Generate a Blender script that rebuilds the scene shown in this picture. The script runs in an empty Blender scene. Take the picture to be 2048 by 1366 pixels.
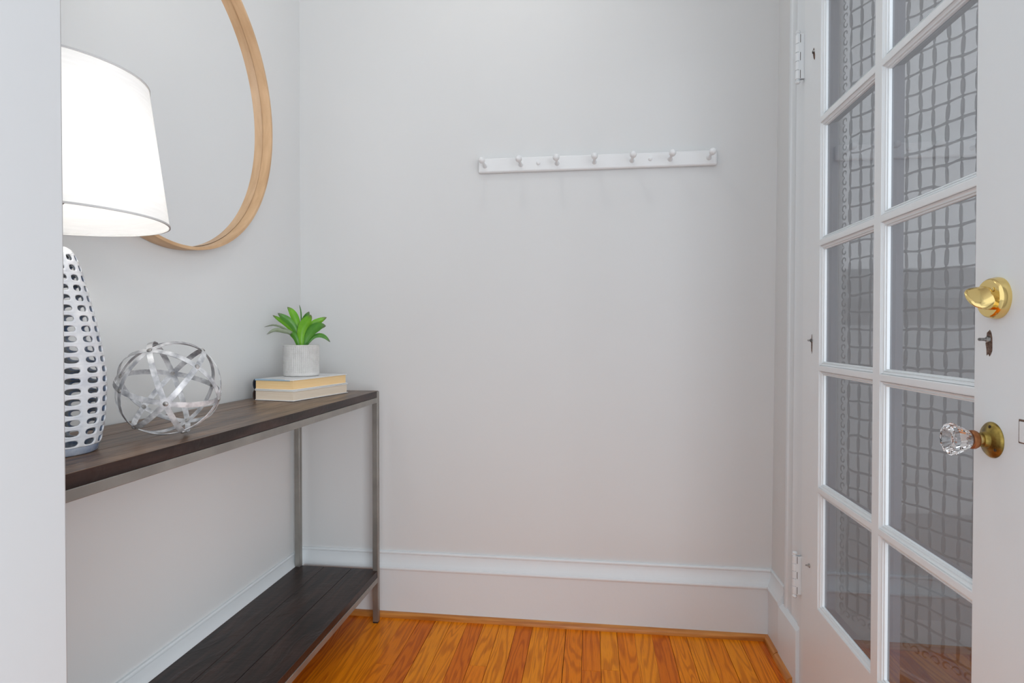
import bpy, bmesh, math, random
from mathutils import Vector, Matrix
random.seed(7)
sc = bpy.context.scene
COL = sc.collection
PI = math.pi

# ------------------------------------------------------------------ camera
cam_d = bpy.data.cameras.new('camera'); cam_d.sensor_width = 36; cam_d.lens = 36*1205/2048
cam_d.clip_start = 0.02
cam = bpy.data.objects.new('camera', cam_d); COL.objects.link(cam)
cam.location = (0, 0, 1.0)
cam.rotation_euler = (math.radians(90-0.755), 0, math.radians(7.48))
sc.camera = cam

# ------------------------------------------------------------------ world, lights, exposure
w = bpy.data.worlds.new('world'); sc.world = w; w.use_nodes = True
bg = w.node_tree.nodes['Background']
bg.inputs[0].default_value = (0.905, 0.95, 1.0, 1); bg.inputs[1].default_value = 1.25

def light(name, kind, loc, power, rot=(0, 0, 0), size=None, size_y=None, color=(1, 1, 1), radius=None):
    d = bpy.data.lights.new(name, kind); d.energy = power; d.color = color
    if kind == 'AREA':
        d.shape = 'RECTANGLE'; d.size = size; d.size_y = size_y
    if radius is not None: d.shadow_soft_size = radius
    o = bpy.data.objects.new(name, d); COL.objects.link(o); o.location = loc; o.rotation_euler = rot
    return o
# the ceiling light of the entry (casts the long peg shadows)
light('ceiling_bulb_light', 'POINT', (-0.275, 1.46, 2.44), 3.0, radius=0.022, color=(1, 0.99, 0.97))
# added soft fill from behind the camera, no window is built there
light('room_fill_light', 'AREA', (1.75, -1.45, 1.10), 62.0, rot=(math.radians(90), 0, math.radians(40)), size=2.0, size_y=1.9, color=(0.93, 0.965, 1.0))
# added lamp outside the glazed door, brightens the patterned glass
light('porch_fill_light', 'AREA', (2.6, 1.2, 1.9), 17.0, rot=(math.radians(70), 0, math.radians(90)), size=1.8, size_y=1.8, color=(0.95, 0.97, 1.0))
vs = sc.view_settings
vs.view_transform = 'Standard'; vs.look = 'None'; vs.gamma = 1; vs.use_curve_mapping = False
vs.exposure = 0.06

# ------------------------------------------------------------------ helpers
def tag(o, label=None, cat=None, group=None, kind=None):
    if label: o['label'] = label
    if cat: o['category'] = cat
    if group: o['group'] = group
    if kind: o['kind'] = kind
    return o

def link(name, bm, mat, parent=None, smooth=True, bevel=0, seg=2, auto=40):
    me = bpy.data.meshes.new(name)
    bmesh.ops.recalc_face_normals(bm, faces=bm.faces)
    bm.to_mesh(me); bm.free()
    mats = mat if isinstance(mat, (list, tuple)) else [mat]
    for m in mats: me.materials.append(m)
    o = bpy.data.objects.new(name, me); COL.objects.link(o)
    if smooth:
        me.polygons.foreach_set('use_smooth', [True]*len(me.polygons))
        try: me.set_sharp_from_angle(angle=math.radians(auto))
        except Exception: pass
    if bevel:
        b = o.modifiers.new('bevel', 'BEVEL'); b.width = bevel; b.segments = seg; b.limit_method = 'ANGLE'
        b.angle_limit = math.radians(40); b.harden_normals = False
    if parent: o.parent = parent
    return o

def empty(name, loc=(0, 0, 0), rz=0):
    o = bpy.data.objects.new(name, None); COL.objects.link(o); o.location = loc; o.rotation_euler = (0, 0, rz)
    o.empty_display_size = .05
    return o

def struct(name, bm, mat, parent=None, **k):
    o = link(name, bm, mat, parent, **k)
    if parent is None: o['kind'] = 'structure'
    return o

def box(bm, x0, x1, y0, y1, z0, z1, mi=0):
    v = [bm.verts.new(p) for p in ((x0,y0,z0),(x1,y0,z0),(x1,y1,z0),(x0,y1,z0),(x0,y0,z1),(x1,y0,z1),(x1,y1,z1),(x0,y1,z1))]
    fs = [(0,3,2,1),(4,5,6,7),(0,1,5,4),(1,2,6,5),(2,3,7,6),(3,0,4,7)]
    for f in fs: bm.faces.new([v[i] for i in f]).material_index = mi
    return v

def lathe(bm, prof, seg=32, M=None, close=True, mi=0):
    """prof: list of (r,z) along axis z; M transforms"""
    M = M or Matrix.Identity(4); rings = []
    for r, z in prof:
        if r < 1e-6: rings.append([bm.verts.new(M @ Vector((0, 0, z)))])
        else: rings.append([bm.verts.new(M @ Vector((r*math.cos(2*PI*i/seg), r*math.sin(2*PI*i/seg), z))) for i in range(seg)])
    for a, b in zip(rings, rings[1:]):
        for i in range(seg):
            j = (i+1) % seg
            if len(a) == 1 and len(b) == 1: continue
            if len(a) == 1: f = bm.faces.new((a[0], b[j], b[i]))
            elif len(b) == 1: f = bm.faces.new((a[i], a[j], b[0]))
            else: f = bm.faces.new((a[i], a[j], b[j], b[i]))
            f.material_index = mi
    if close:
        for r in (rings[0], rings[-1]):
            if len(r) > 2: bm.faces.new(r).material_index = mi
    return rings

def axis_matrix(p, d):
    d = Vector(d).normalized()
    q = Vector((0, 0, 1)).rotation_difference(d)
    return Matrix.Translation(Vector(p)) @ q.to_matrix().to_4x4()

def sphere(bm, c, r, u=16, v=10, sx=1, sy=1, sz=1):
    bmesh.ops.create_uvsphere(bm, u_segments=u, v_segments=v, radius=r, matrix=Matrix.Translation(Vector(c)) @ Matrix.Diagonal((sx, sy, sz, 1)))

def tube(bm, pts, rad, seg=8, caps=True):
    """tube with radius (number or list) along pts"""
    pts = [Vector(p) for p in pts]; n = len(pts)
    rs = rad if isinstance(rad, (list, tuple)) else [rad]*n
    rings = []; up = None
    for i, p in enumerate(pts):
        t = (pts[min(i+1, n-1)]-pts[max(i-1, 0)]).normalized()
        if up is None:
            up = Vector((0, 0, 1)) if abs(t.z) < .9 else Vector((1, 0, 0))
        s = t.cross(up).normalized(); up = s.cross(t).normalized()
        rings.append([bm.verts.new(p + rs[i]*(math.cos(2*PI*k/seg)*s + math.sin(2*PI*k/seg)*up)) for k in range(seg)])
    for a, b in zip(rings, rings[1:]):
        for k in range(seg):
            bm.faces.new((a[k], a[(k+1) % seg], b[(k+1) % seg], b[k]))
    if caps:
        bm.faces.new(rings[0]); bm.faces.new(rings[-1])

def prism(bm, prof, P, Q):
    """extrude closed 2D profile between two frames. P,Q functions (a,b)->Vector"""
    A = [bm.verts.new(P(a, b)) for a, b in prof]; B = [bm.verts.new(Q(a, b)) for a, b in prof]
    n = len(prof)
    for i in range(n):
        bm.faces.new((A[i], A[(i+1) % n], B[(i+1) % n], B[i]))
    bm.faces.new(A); bm.faces.new(B)

# ------------------------------------------------------------------ materials
def mat(name):
    m = bpy.data.materials.new(name); m.use_nodes = True
    nt = m.node_tree; b = nt.nodes['Principled BSDF']
    return m, nt, b
def N(nt, t, **k):
    n = nt.nodes.new(t)
    for a, v in k.items():
        if a.startswith('i_'):
            n.inputs[a[2:]].default_value = v
        else: setattr(n, a, v)
    return n
def L(nt, a, b): nt.links.new(a, b)
def sr(r, g, b):
    f = lambda c: (c/255/12.92) if c/255 <= .04045 else ((c/255+.055)/1.055)**2.4
    return (f(r), f(g), f(b), 1)

def paint(name, col, rough=.45, bump=.15, scale=35, spec=.4, var=0.0):
    m, nt, b = mat(name)
    b.inputs['Base Color'].default_value = col; b.inputs['Roughness'].default_value = rough
    b.inputs['Specular IOR Level'].default_value = spec
    tc = N(nt, 'ShaderNodeTexCoord'); n = N(nt, 'ShaderNodeTexNoise'); n.inputs['Scale'].default_value = scale
    n.inputs['Detail'].default_value = 4
    L(nt, tc.outputs['Object'], n.inputs['Vector'])
    bp = N(nt, 'ShaderNodeBump'); bp.inputs['Strength'].default_value = bump; bp.inputs['Distance'].default_value = .002
    L(nt, n.outputs['Fac'], bp.inputs['Height']); L(nt, bp.outputs[0], b.inputs['Normal'])
    if var:
        n2 = N(nt, 'ShaderNodeTexNoise'); n2.inputs['Scale'].default_value = 3.0
        L(nt, tc.outputs['Object'], n2.inputs['Vector'])
        mx = N(nt, 'ShaderNodeMixRGB'); mx.inputs[1].default_value = col
        mx.inputs[2].default_value = tuple(c*(1-var) for c in col[:3])+(1,)
        L(nt, n2.outputs['Fac'], mx.inputs[0]); L(nt, mx.outputs[0], b.inputs['Base Color'])
    return m

M_WALL = paint('wall_paint', (.728, .740, .742, 1), .6, .10, 9, .35, .02)
M_TRIM = paint('trim_paint', (.765, .808, .832, 1), .32, .12, 60, .5)
M_DOOR = paint('door_paint', (.795, .832, .850, 1), .34, .2, 40, .5)
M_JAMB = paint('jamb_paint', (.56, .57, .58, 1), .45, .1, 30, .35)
M_CEIL = paint('ceiling_paint', (.82, .82, .82, 1), .7, .05)
M_RAIL = paint('rail_paint', (.83, .85, .86, 1), .35, .05, 50, .5)

def wood_floor():
    m, nt, b = mat('oak_floor')
    tc = N(nt, 'ShaderNodeTexCoord'); geo = N(nt, 'ShaderNodeNewGeometry')
    # offset every board's grain
    mul = N(nt, 'ShaderNodeMath', operation='MULTIPLY'); mul.inputs[1].default_value = 37.0
    L(nt, geo.outputs['Random Per Island'], mul.inputs[0])
    cmb = N(nt, 'ShaderNodeCombineXYZ'); L(nt, mul.outputs[0], cmb.inputs[0]); L(nt, mul.outputs[0], cmb.inputs[1]); L(nt, mul.outputs[0], cmb.inputs[2])
    add = N(nt, 'ShaderNodeVectorMath', operation='ADD'); L(nt, tc.outputs['Object'], add.inputs[0]); L(nt, cmb.outputs[0], add.inputs[1])
    mp = N(nt, 'ShaderNodeMapping'); mp.inputs['Scale'].default_value = (1.0, .075, 1.0); L(nt, add.outputs[0], mp.inputs[0])
    n1 = N(nt, 'ShaderNodeTexNoise'); n1.inputs['Scale'].default_value = 17; n1.inputs['Detail'].default_value = 2; n1.inputs['Distortion'].default_value = .35
    L(nt, mp.outputs[0], n1.inputs['Vector'])
    # cathedral rings: sine of noise
    k = N(nt, 'ShaderNodeMath', operation='MULTIPLY'); k.inputs[1].default_value = 70; L(nt, n1.outputs['Fac'], k.inputs[0])
    s = N(nt, 'ShaderNodeMath', operation='SINE'); L(nt, k.outputs[0], s.inputs[0])
    mr = N(nt, 'ShaderNodeMapRange'); mr.inputs[1].default_value = -.2; mr.inputs[2].default_value = 1; L(nt, s.outputs[0], mr.inputs[0])
    # fine pores
    mp2 = N(nt, 'ShaderNodeMapping'); mp2.inputs['Scale'].default_value = (1.0, .035, 1.0); L(nt, add.outputs[0], mp2.inputs[0])
    n2 = N(nt, 'ShaderNodeTexNoise'); n2.inputs['Scale'].default_value = 420; n2.inputs['Detail'].default_value = 3
    L(nt, mp2.outputs[0], n2.inputs['Vector'])
    # board tone
    cr = N(nt, 'ShaderNodeValToRGB'); L(nt, geo.outputs['Random Per Island'], cr.inputs[0])
    e = cr.color_ramp; e.interpolation = 'LINEAR'
    e.elements[0].position = 0.02; e.elements[0].color = sr(222, 116, 20)
    e.elements[1].position = 1; e.elements[1].color = sr(252, 158, 30)
    x = e.elements.new(.12); x.color = sr(230, 124, 20)
    x = e.elements.new(.3); x.color = sr(244, 140, 22)
    x = e.elements.new(.7); x.color = sr(248, 148, 24)
    dk = N(nt, 'ShaderNodeMixRGB', blend_type='MULTIPLY'); dk.inputs[2].default_value = (.66, .50, .38, 1)
    f = N(nt, 'ShaderNodeMath', operation='MULTIPLY'); f.inputs[1].default_value = .7; L(nt, mr.outputs[0], f.inputs[0])
    L(nt, f.outputs[0], dk.inputs[0]); L(nt, cr.outputs[0], dk.inputs[1])
    dk2 = N(nt, 'ShaderNodeMixRGB', blend_type='MULTIPLY'); dk2.inputs[2].default_value = (.62, .5, .42, 1)
    pr = N(nt, 'ShaderNodeMapRange'); pr.inputs[1].default_value = .52; pr.inputs[2].default_value = .7; pr.inputs[4].default_value = .5
    L(nt, n2.outputs['Fac'], pr.inputs[0]); L(nt, pr.outputs[0], dk2.inputs[0]); L(nt, dk.outputs[0], dk2.inputs[1])
    # blotches
    n3 = N(nt, 'ShaderNodeTexNoise'); n3.inputs['Scale'].default_value = 11; n3.inputs['Detail'].default_value = 3
    L(nt, add.outputs[0], n3.inputs['Vector'])
    dk3 = N(nt, 'ShaderNodeMixRGB', blend_type='MULTIPLY'); dk3.inputs[2].default_value = (.88, .78, .62, 1)
    L(nt, n3.outputs['Fac'], dk3.inputs[0]); L(nt, dk2.outputs[0], dk3.inputs[1])
    L(nt, dk3.outputs[0], b.inputs['Base Color'])
    b.inputs['Roughness'].default_value = .3; b.inputs['Specular IOR Level'].default_value = .12
    bp = N(nt, 'ShaderNodeBump'); bp.inputs['Strength'].default_value = .12; bp.inputs['Distance'].default_value = .001
    L(nt, n2.outputs['Fac'], bp.inputs['Height']); L(nt, bp.outputs[0], b.inputs['Normal'])
    return m
M_FLOOR = wood_floor()

def simple_wood(name, c1, c2, rough=.35, stretch=(1, .08, 1), scale=60, bump=.2, rot=None, spec=.5, dist=.002, fine=True):
    m, nt, b = mat(name)
    tc = N(nt, 'ShaderNodeTexCoord'); mp = N(nt, 'ShaderNodeMapping'); mp.inputs['Scale'].default_value = stretch
    L(nt, tc.outputs['Object'], mp.inputs[0])
    n1 = N(nt, 'ShaderNodeTexNoise'); n1.inputs['Scale'].default_value = scale; n1.inputs['Detail'].default_value = 5; n1.inputs['Distortion'].default_value = .4
    L(nt, mp.outputs[0], n1.inputs['Vector'])
    cr = N(nt, 'ShaderNodeValToRGB'); cr.color_ramp.elements[0].position = .3; cr.color_ramp.elements[0].color = c1
    cr.color_ramp.elements[1].position = .7; cr.color_ramp.elements[1].color = c2
    L(nt, n1.outputs['Fac'], cr.inputs[0]); L(nt, cr.outputs[0], b.inputs['Base Color'])
    b.inputs['Roughness'].default_value = rough; b.inputs['Specular IOR Level'].default_value = spec
    bp = N(nt, 'ShaderNodeBump'); bp.inputs['Strength'].default_value = bump; bp.inputs['Distance'].default_value = dist
    L(nt, n1.outputs['Fac'], bp.inputs['Height']); L(nt, bp.outputs[0], b.inputs['Normal'])
    return m
M_SHOE = simple_wood('oak_shoe', sr(176, 104, 40), sr(222, 152, 76), .35, (.08, 1, 1), 70, .15)
M_SHOE_Y = simple_wood('oak_shoe_y', sr(176, 104, 40), sr(222, 152, 76), .35, (1, .08, 1), 70, .15)
M_MIRW = simple_wood('mirror_wood', sr(192, 154, 114), sr(214, 178, 138), .45, (1, .25, .25), 40, .05)

def table_wood(nm='espresso_wood', c1=sr(30, 21, 19), c2=sr(66, 46, 40)):
    m, nt, b = mat(nm)
    tc = N(nt, 'ShaderNodeTexCoord'); geo = N(nt, 'ShaderNodeNewGeometry')
    mul = N(nt, 'ShaderNodeMath', operation='MULTIPLY'); mul.inputs[1].default_value = 11.0
    L(nt, geo.outputs['Random Per Island'], mul.inputs[0])
    cmb = N(nt, 'ShaderNodeCombineXYZ'); L(nt, mul.outputs[0], cmb.inputs[1]); L(nt, mul.outputs[0], cmb.inputs[2])
    add = N(nt, 'ShaderNodeVectorMath', operation='ADD'); L(nt, tc.outputs['Object'], add.inputs[0]); L(nt, cmb.outputs[0], add.inputs[1])
    mp = N(nt, 'ShaderNodeMapping'); mp.inputs['Scale'].default_value = (1.0, .10, 1.0); L(nt, add.outputs[0], mp.inputs[0])
    n1 = N(nt, 'ShaderNodeTexNoise'); n1.inputs['Scale'].default_value = 55; n1.inputs['Detail'].default_value = 6; n1.inputs['Distortion'].default_value = .5
    L(nt, mp.outputs[0], n1.inputs['Vector'])
    # cross saw marks and hewn dents
    mp2 = N(nt, 'ShaderNodeMapping'); mp2.inputs['Scale'].default_value = (.25, 1.0, 1.0); L(nt, add.outputs[0], mp2.inputs[0])
    n2 = N(nt, 'ShaderNodeTexNoise'); n2.inputs['Scale'].default_value = 90; n2.inputs['Detail'].default_value = 2; L(nt, mp2.outputs[0], n2.inputs['Vector'])
    n3 = N(nt, 'ShaderNodeTexNoise'); n3.inputs['Scale'].default_value = 14; n3.inputs['Detail'].default_value = 3; n3.inputs['Distortion'].default_value = 1.5
    mp3 = N(nt, 'ShaderNodeMapping'); mp3.inputs['Scale'].default_value = (1.0, .4, 1.0); L(nt, add.outputs[0], mp3.inputs[0]); L(nt, mp3.outputs[0], n3.inputs['Vector'])
    gate = N(nt, 'ShaderNodeMapRange'); gate.inputs[1].default_value = .5; gate.inputs[2].default_value = .68; L(nt, n3.outputs['Fac'], gate.inputs[0])
    h = N(nt, 'ShaderNodeMath', operation='MULTIPLY'); L(nt, n1.outputs['Fac'], h.inputs[0]); L(nt, gate.outputs[0], h.inputs[1])
    h2 = N(nt, 'ShaderNodeMath', operation='MULTIPLY_ADD'); L(nt, n2.outputs['Fac'], h2.inputs[0]); h2.inputs[1].default_value = .25; L(nt, h.outputs[0], h2.inputs[2])
    cr = N(nt, 'ShaderNodeValToRGB'); cr.color_ramp.elements[0].position = .35; cr.color_ramp.elements[0].color = c1
    cr.color_ramp.elements[1].position = .75; cr.color_ramp.elements[1].color = c2
    L(nt, n1.outputs['Fac'], cr.inputs[0]); L(nt, cr.outputs[0], b.inputs['Base Color'])
    b.inputs['Roughness'].default_value = .33; b.inputs['Specular IOR Level'].default_value = .3
    bp = N(nt, 'ShaderNodeBump'); bp.inputs['Strength'].default_value = .9; bp.inputs['Distance'].default_value = .0012
    L(nt, h2.outputs[0], bp.inputs['Height']); L(nt, bp.outputs[0], b.inputs['Normal'])
    return m
M_TWOOD = table_wood()
M_TTOP = table_wood('lighter_brown_wood', sr(66, 48, 37), sr(142, 112, 88))  # lighter brown for the upper face of the tabletop

def metal(name, c1, c2, rough=.4, metallic=.9, scale=40, bump=.1, stretch=(1, 1, 1)):
    m, nt, b = mat(name)
    tc = N(nt, 'ShaderNodeTexCoord'); n1 = N(nt, 'ShaderNodeTexNoise'); n1.inputs['Scale'].default_value = scale; n1.inputs['Detail'].default_value = 5
    mp = N(nt, 'ShaderNodeMapping'); mp.inputs['Scale'].default_value = stretch; L(nt, tc.outputs['Object'], mp.inputs[0])
    L(nt, mp.outputs[0], n1.inputs['Vector'])
    cr = N(nt, 'ShaderNodeValToRGB'); cr.color_ramp.elements[0].position = .35; cr.color_ramp.elements[0].color = c1
    cr.color_ramp.elements[1].position = .65; cr.color_ramp.elements[1].color = c2
    L(nt, n1.outputs['Fac'], cr.inputs[0]); L(nt, cr.outputs[0], b.inputs['Base Color'])
    b.inputs['Metallic'].default_value = metallic; b.inputs['Roughness'].default_value = rough
    bp = N(nt, 'ShaderNodeBump'); bp.inputs['Strength'].default_value = bump; bp.inputs['Distance'].default_value = .001
    L(nt, n1.outputs['Fac'], bp.inputs['Height']); L(nt, bp.outputs[0], b.inputs['Normal'])
    return m
M_FRAME = metal('gunmetal', sr(146, 143, 138), sr(162, 159, 153), .42, .7, 12, .03)
M_ORB = metal('galvanised_metal', sr(150, 152, 157), sr(220, 221, 223), .48, .25, 55, .4)
M_RIVET = metal('rivet_metal', sr(120, 118, 116), sr(190, 188, 186), .5, .6, 120, .4)
M_BRASS = metal('polished_brass', sr(232, 204, 132), sr(240, 214, 146), .12, 1.0, 20, .0)
M_OLDB = metal('aged_brass', sr(112, 92, 44), sr(182, 158, 84), .36, .9, 60, .1)
M_COLLAR = metal('copper_collar', sr(134, 80, 46), sr(176, 118, 74), .4, .7, 80, .1)
M_SHANK = metal('brass_shank', sr(200, 176, 112), sr(226, 204, 146), .35, .8, 60, .1)
M_DARK = metal('dark_screw', sr(58, 46, 36), sr(88, 72, 56), .45, .7, 80, .1)
M_STEEL = metal('worn_steel', sr(90, 88, 86), sr(190, 190, 188), .4, .8, 160, .3)
M_SILVER = metal('silver_foil', sr(200, 200, 205), sr(225, 225, 228), .15, 1.0, 40, 0)
M_CHIP = metal('bare_wood_chip', sr(74, 50, 38), sr(126, 104, 92), .8, 0, 220, .3)
M_BLACK = paint('black_plastic', (.015, .015, .015, 1), .5, 0)

def glass_door():
    m = bpy.data.materials.new('door_glass'); m.use_nodes = True; nt = m.node_tree
    for n in list(nt.nodes): nt.nodes.remove(n)
    out = N(nt, 'ShaderNodeOutputMaterial'); tr = N(nt, 'ShaderNodeBsdfTransparent'); gl = N(nt, 'ShaderNodeBsdfGlossy')
    tr.inputs[0].default_value = (.86, .87, .88, 1); gl.inputs['Roughness'].default_value = .015
    gl.inputs[0].default_value = (.95, .95, .96, 1)
    fr = N(nt, 'ShaderNodeFresnel'); fr.inputs['IOR'].default_value = 2.7
    geo = N(nt, 'ShaderNodeNewGeometry'); inv = N(nt, 'ShaderNodeMath', operation='SUBTRACT'); inv.inputs[0].default_value = 1; L(nt, geo.outputs['Backfacing'], inv.inputs[1])
    fm = N(nt, 'ShaderNodeMath', operation='MULTIPLY'); L(nt, fr.outputs[0], fm.inputs[0]); L(nt, inv.outputs[0], fm.inputs[1])
    mx = N(nt, 'ShaderNodeMixShader'); L(nt, fm.outputs[0], mx.inputs[0]); L(nt, tr.outputs[0], mx.inputs[1]); L(nt, gl.outputs[0], mx.inputs[2])
    L(nt, mx.outputs[0], out.inputs[0]); return m
M_GLASS = glass_door()

def obscure_glass(name, col, tcol, mixf, rough, glossf=.12):
    m = bpy.data.materials.new(name); m.use_nodes = True; nt = m.node_tree
    for n in list(nt.nodes): nt.nodes.remove(n)
    out = N(nt, 'ShaderNodeOutputMaterial'); tr = N(nt, 'ShaderNodeBsdfTransparent'); tl = N(nt, 'ShaderNodeBsdfTranslucent'); gl = N(nt, 'ShaderNodeBsdfGlossy')
    tr.inputs[0].default_value = tcol; tl.inputs[0].default_value = col; gl.inputs['Roughness'].default_value = rough
    mx = N(nt, 'ShaderNodeMixShader'); mx.inputs[0].default_value = mixf
    L(nt, tr.outputs[0], mx.inputs[1]); L(nt, tl.outputs[0], mx.inputs[2])
    m2 = N(nt, 'ShaderNodeMixShader'); m2.inputs[0].default_value = glossf
    L(nt, mx.outputs[0], m2.inputs[1]); L(nt, gl.outputs[0], m2.inputs[2]); L(nt, m2.outputs[0], out.inputs[0]); return m
M_OBS = obscure_glass('obscure_glass', (.42, .42, .43, 1), (.84, .84, .84, 1), .24, .15, .05)
M_EMB = obscure_glass('embossed_lines', (.20, .20, .205, 1), (.42, .42, .43, 1), .42, .10, .09)

def shade_mat():
    m = bpy.data.materials.new('linen_shade'); m.use_nodes = True; nt = m.node_tree
    for n in list(nt.nodes): nt.nodes.remove(n)
    out = N(nt, 'ShaderNodeOutputMaterial'); d = N(nt, 'ShaderNodeBsdfDiffuse'); t = N(nt, 'ShaderNodeBsdfTranslucent')
    tc = N(nt, 'ShaderNodeTexCoord'); mp = N(nt, 'ShaderNodeMapping'); mp.inputs['Scale'].default_value = (1, 1, 14); L(nt, tc.outputs['Object'], mp.inputs[0])
    n1 = N(nt, 'ShaderNodeTexNoise'); n1.inputs['Scale'].default_value = 17; n1.inputs['Detail'].default_value = 6; L(nt, mp.outputs[0], n1.inputs['Vector'])
    cr = N(nt, 'ShaderNodeValToRGB'); cr.color_ramp.elements[0].color = (.80, .80, .80, 1); cr.color_ramp.elements[1].color = (.92, .92, .92, 1)
    L(nt, n1.outputs['Fac'], cr.inputs[0]); L(nt, cr.outputs[0], d.inputs[0]); L(nt, cr.outputs[0], t.inputs[0])
    mx = N(nt, 'ShaderNodeMixShader'); mx.inputs[0].default_value = .42
    L(nt, d.outputs[0], mx.inputs[1]); L(nt, t.outputs[0], mx.inputs[2]); L(nt, mx.outputs[0], out.inputs[0]); return m
M_SHADE = shade_mat()
M_HEM = paint('shade_hem', (.55, .55, .55, 1), .8, .1)

def glaze(name, c1, c2, rough=.18):
    m, nt, b = mat(name)
    tc = N(nt, 'ShaderNodeTexCoord'); n1 = N(nt, 'ShaderNodeTexNoise'); n1.inputs['Scale'].default_value = 38; n1.inputs['Detail'].default_value = 4
    L(nt, tc.outputs['Object'], n1.inputs['Vector'])
    cr = N(nt, 'ShaderNodeValToRGB'); cr.color_ramp.elements[0].position = .35; cr.color_ramp.elements[0].color = c1
    cr.color_ramp.elements[1].position = .7; cr.color_ramp.elements[1].color = c2
    L(nt, n1.outputs['Fac'], cr.inputs[0]); L(nt, cr.outputs[0], b.inputs['Base Color']); b.inputs['Roughness'].default_value = rough
    b.inputs['Coat Weight'].default_value = .5; b.inputs['Coat Roughness'].default_value = .08
    return m
M_GLAZE = glaze('white_glaze', sr(205, 209, 216), sr(232, 233, 235))
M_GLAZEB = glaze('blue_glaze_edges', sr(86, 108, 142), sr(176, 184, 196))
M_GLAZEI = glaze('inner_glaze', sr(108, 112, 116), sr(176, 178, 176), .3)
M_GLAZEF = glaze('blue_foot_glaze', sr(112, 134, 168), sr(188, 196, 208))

def pot_mat():
    m, nt, b = mat('textured_ceramic')
    b.inputs['Base Color'].default_value = sr(206, 205, 203); b.inputs['Roughness'].default_value = .7
    tc = N(nt, 'ShaderNodeTexCoord')
    n1 = N(nt, 'ShaderNodeTexNoise'); n1.inputs['Scale'].default_value = 60; L(nt, tc.outputs['Object'], n1.inputs['Vector'])
    cr = N(nt, 'ShaderNodeValToRGB'); cr.color_ramp.elements[0].position = .3; cr.color_ramp.elements[0].color = sr(204, 203, 201); cr.color_ramp.elements[1].position = .6; cr.color_ramp.elements[1].color = sr(214, 213, 211)
    L(nt, n1.outputs['Fac'], cr.inputs[0]); L(nt, cr.outputs[0], b.inputs['Base Color'])
    return m
M_POT = pot_mat()
M_POTG = paint('pot_grooves', sr(150, 149, 147), .8, .1)
M_SOIL = paint('soil', sr(70, 55, 42), .9, .5, 200)

def leaf_mat(name, c1, c2, tipc):
    m, nt, b = mat(name)
    at = N(nt, 'ShaderNodeAttribute', attribute_name='along')
    tc = N(nt, 'ShaderNodeTexCoord'); n1 = N(nt, 'ShaderNodeTexNoise'); n1.inputs['Scale'].default_value = 45; L(nt, tc.outputs['Object'], n1.inputs['Vector'])
    m1 = N(nt, 'ShaderNodeMixRGB'); m1.inputs[1].default_value = c1; m1.inputs[2].default_value = c2; L(nt, n1.outputs['Fac'], m1.inputs[0])
    r = N(nt, 'ShaderNodeMapRange'); r.inputs[1].default_value = .78; r.inputs[2].default_value = 1.0; L(nt, at.outputs['Fac'], r.inputs[0])
    m2 = N(nt, 'ShaderNodeMixRGB'); m2.inputs[2].default_value = tipc; L(nt, r.outputs[0], m2.inputs[0]); L(nt, m1.outputs[0], m2.inputs[1])
    L(nt, m2.outputs[0], b.inputs['Base Color']); b.inputs['Roughness'].default_value = .38
    b.inputs['Subsurface Weight'].default_value = .0
    return m
M_LEAF = leaf_mat('leaf_green', sr(78, 150, 18), sr(128, 190, 42), sr(104, 96, 84))
M_LEAFD = leaf_mat('leaf_dark_green', sr(50, 112, 42), sr(96, 160, 44), sr(104, 98, 92))
M_LEAFY = leaf_mat('leaf_yellow_green', sr(140, 186, 50), sr(176, 206, 92), sr(150, 170, 90))
M_LEAFG = leaf_mat('leaf_grey_green', sr(118, 134, 98), sr(150, 160, 140), sr(130, 128, 124))

def pages(name, c1, c2):
    m, nt, b = mat(name)
    tc = N(nt, 'ShaderNodeTexCoord'); mp = N(nt, 'ShaderNodeMapping'); mp.inputs['Scale'].default_value = (.5, .5, 60); L(nt, tc.outputs['Object'], mp.inputs[0])
    n1 = N(nt, 'ShaderNodeTexNoise'); n1.inputs['Scale'].default_value = 16; n1.inputs['Detail'].default_value = 5; L(nt, mp.outputs[0], n1.inputs['Vector'])
    cr = N(nt, 'ShaderNodeValToRGB'); cr.color_ramp.elements[0].position = .35; cr.color_ramp.elements[0].color = c1
    cr.color_ramp.elements[1].position = .65; cr.color_ramp.elements[1].color = c2
    L(nt, n1.outputs['Fac'], cr.inputs[0]); L(nt, cr.outputs[0], b.inputs['Base Color']); b.inputs['Roughness'].default_value = .8
    bp = N(nt, 'ShaderNodeBump'); bp.inputs['Strength'].default_value = .3; bp.inputs['Distance'].default_value = .0005
    L(nt, n1.outputs['Fac'], bp.inputs['Height']); L(nt, bp.outputs[0], b.inputs['Normal'])
    return m
M_PAGE1 = pages('yellowed_pages', sr(240, 200, 140), sr(250, 220, 170))
M_PAGE2 = pages('cream_pages', sr(230, 212, 190), sr(242, 230, 212))
M_COVER = paint('white_jacket', (.80, .81, .81, 1), .3, .02, 20, .5)
M_NAVY = paint('navy_cloth', sr(34, 40, 52), .5, .2, 300)
M_LBLUE = paint('light_blue_paper', sr(140, 176, 200), .4, .0)
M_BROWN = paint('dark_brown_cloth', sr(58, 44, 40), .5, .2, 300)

m, nt, b = mat('mirror_silver'); b.inputs['Metallic'].default_value = 1; b.inputs['Roughness'].default_value = .0; b.inputs['Base Color'].default_value = (.94, .945, .95, 1); M_MIRROR = m
m, nt, b = mat('crystal'); b.inputs['Transmission Weight'].default_value = 1; b.inputs['Roughness'].default_value = .0; b.inputs['IOR'].default_value = 1.5; b.inputs['Base Color'].default_value = (1, 1, 1, 1); M_CRYS = m
m, nt, b = mat('bulb_glow'); b.inputs['Emission Color'].default_value = (1, .97, .92, 1); b.inputs['Emission Strength'].default_value = 38; M_BULB = m

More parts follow.
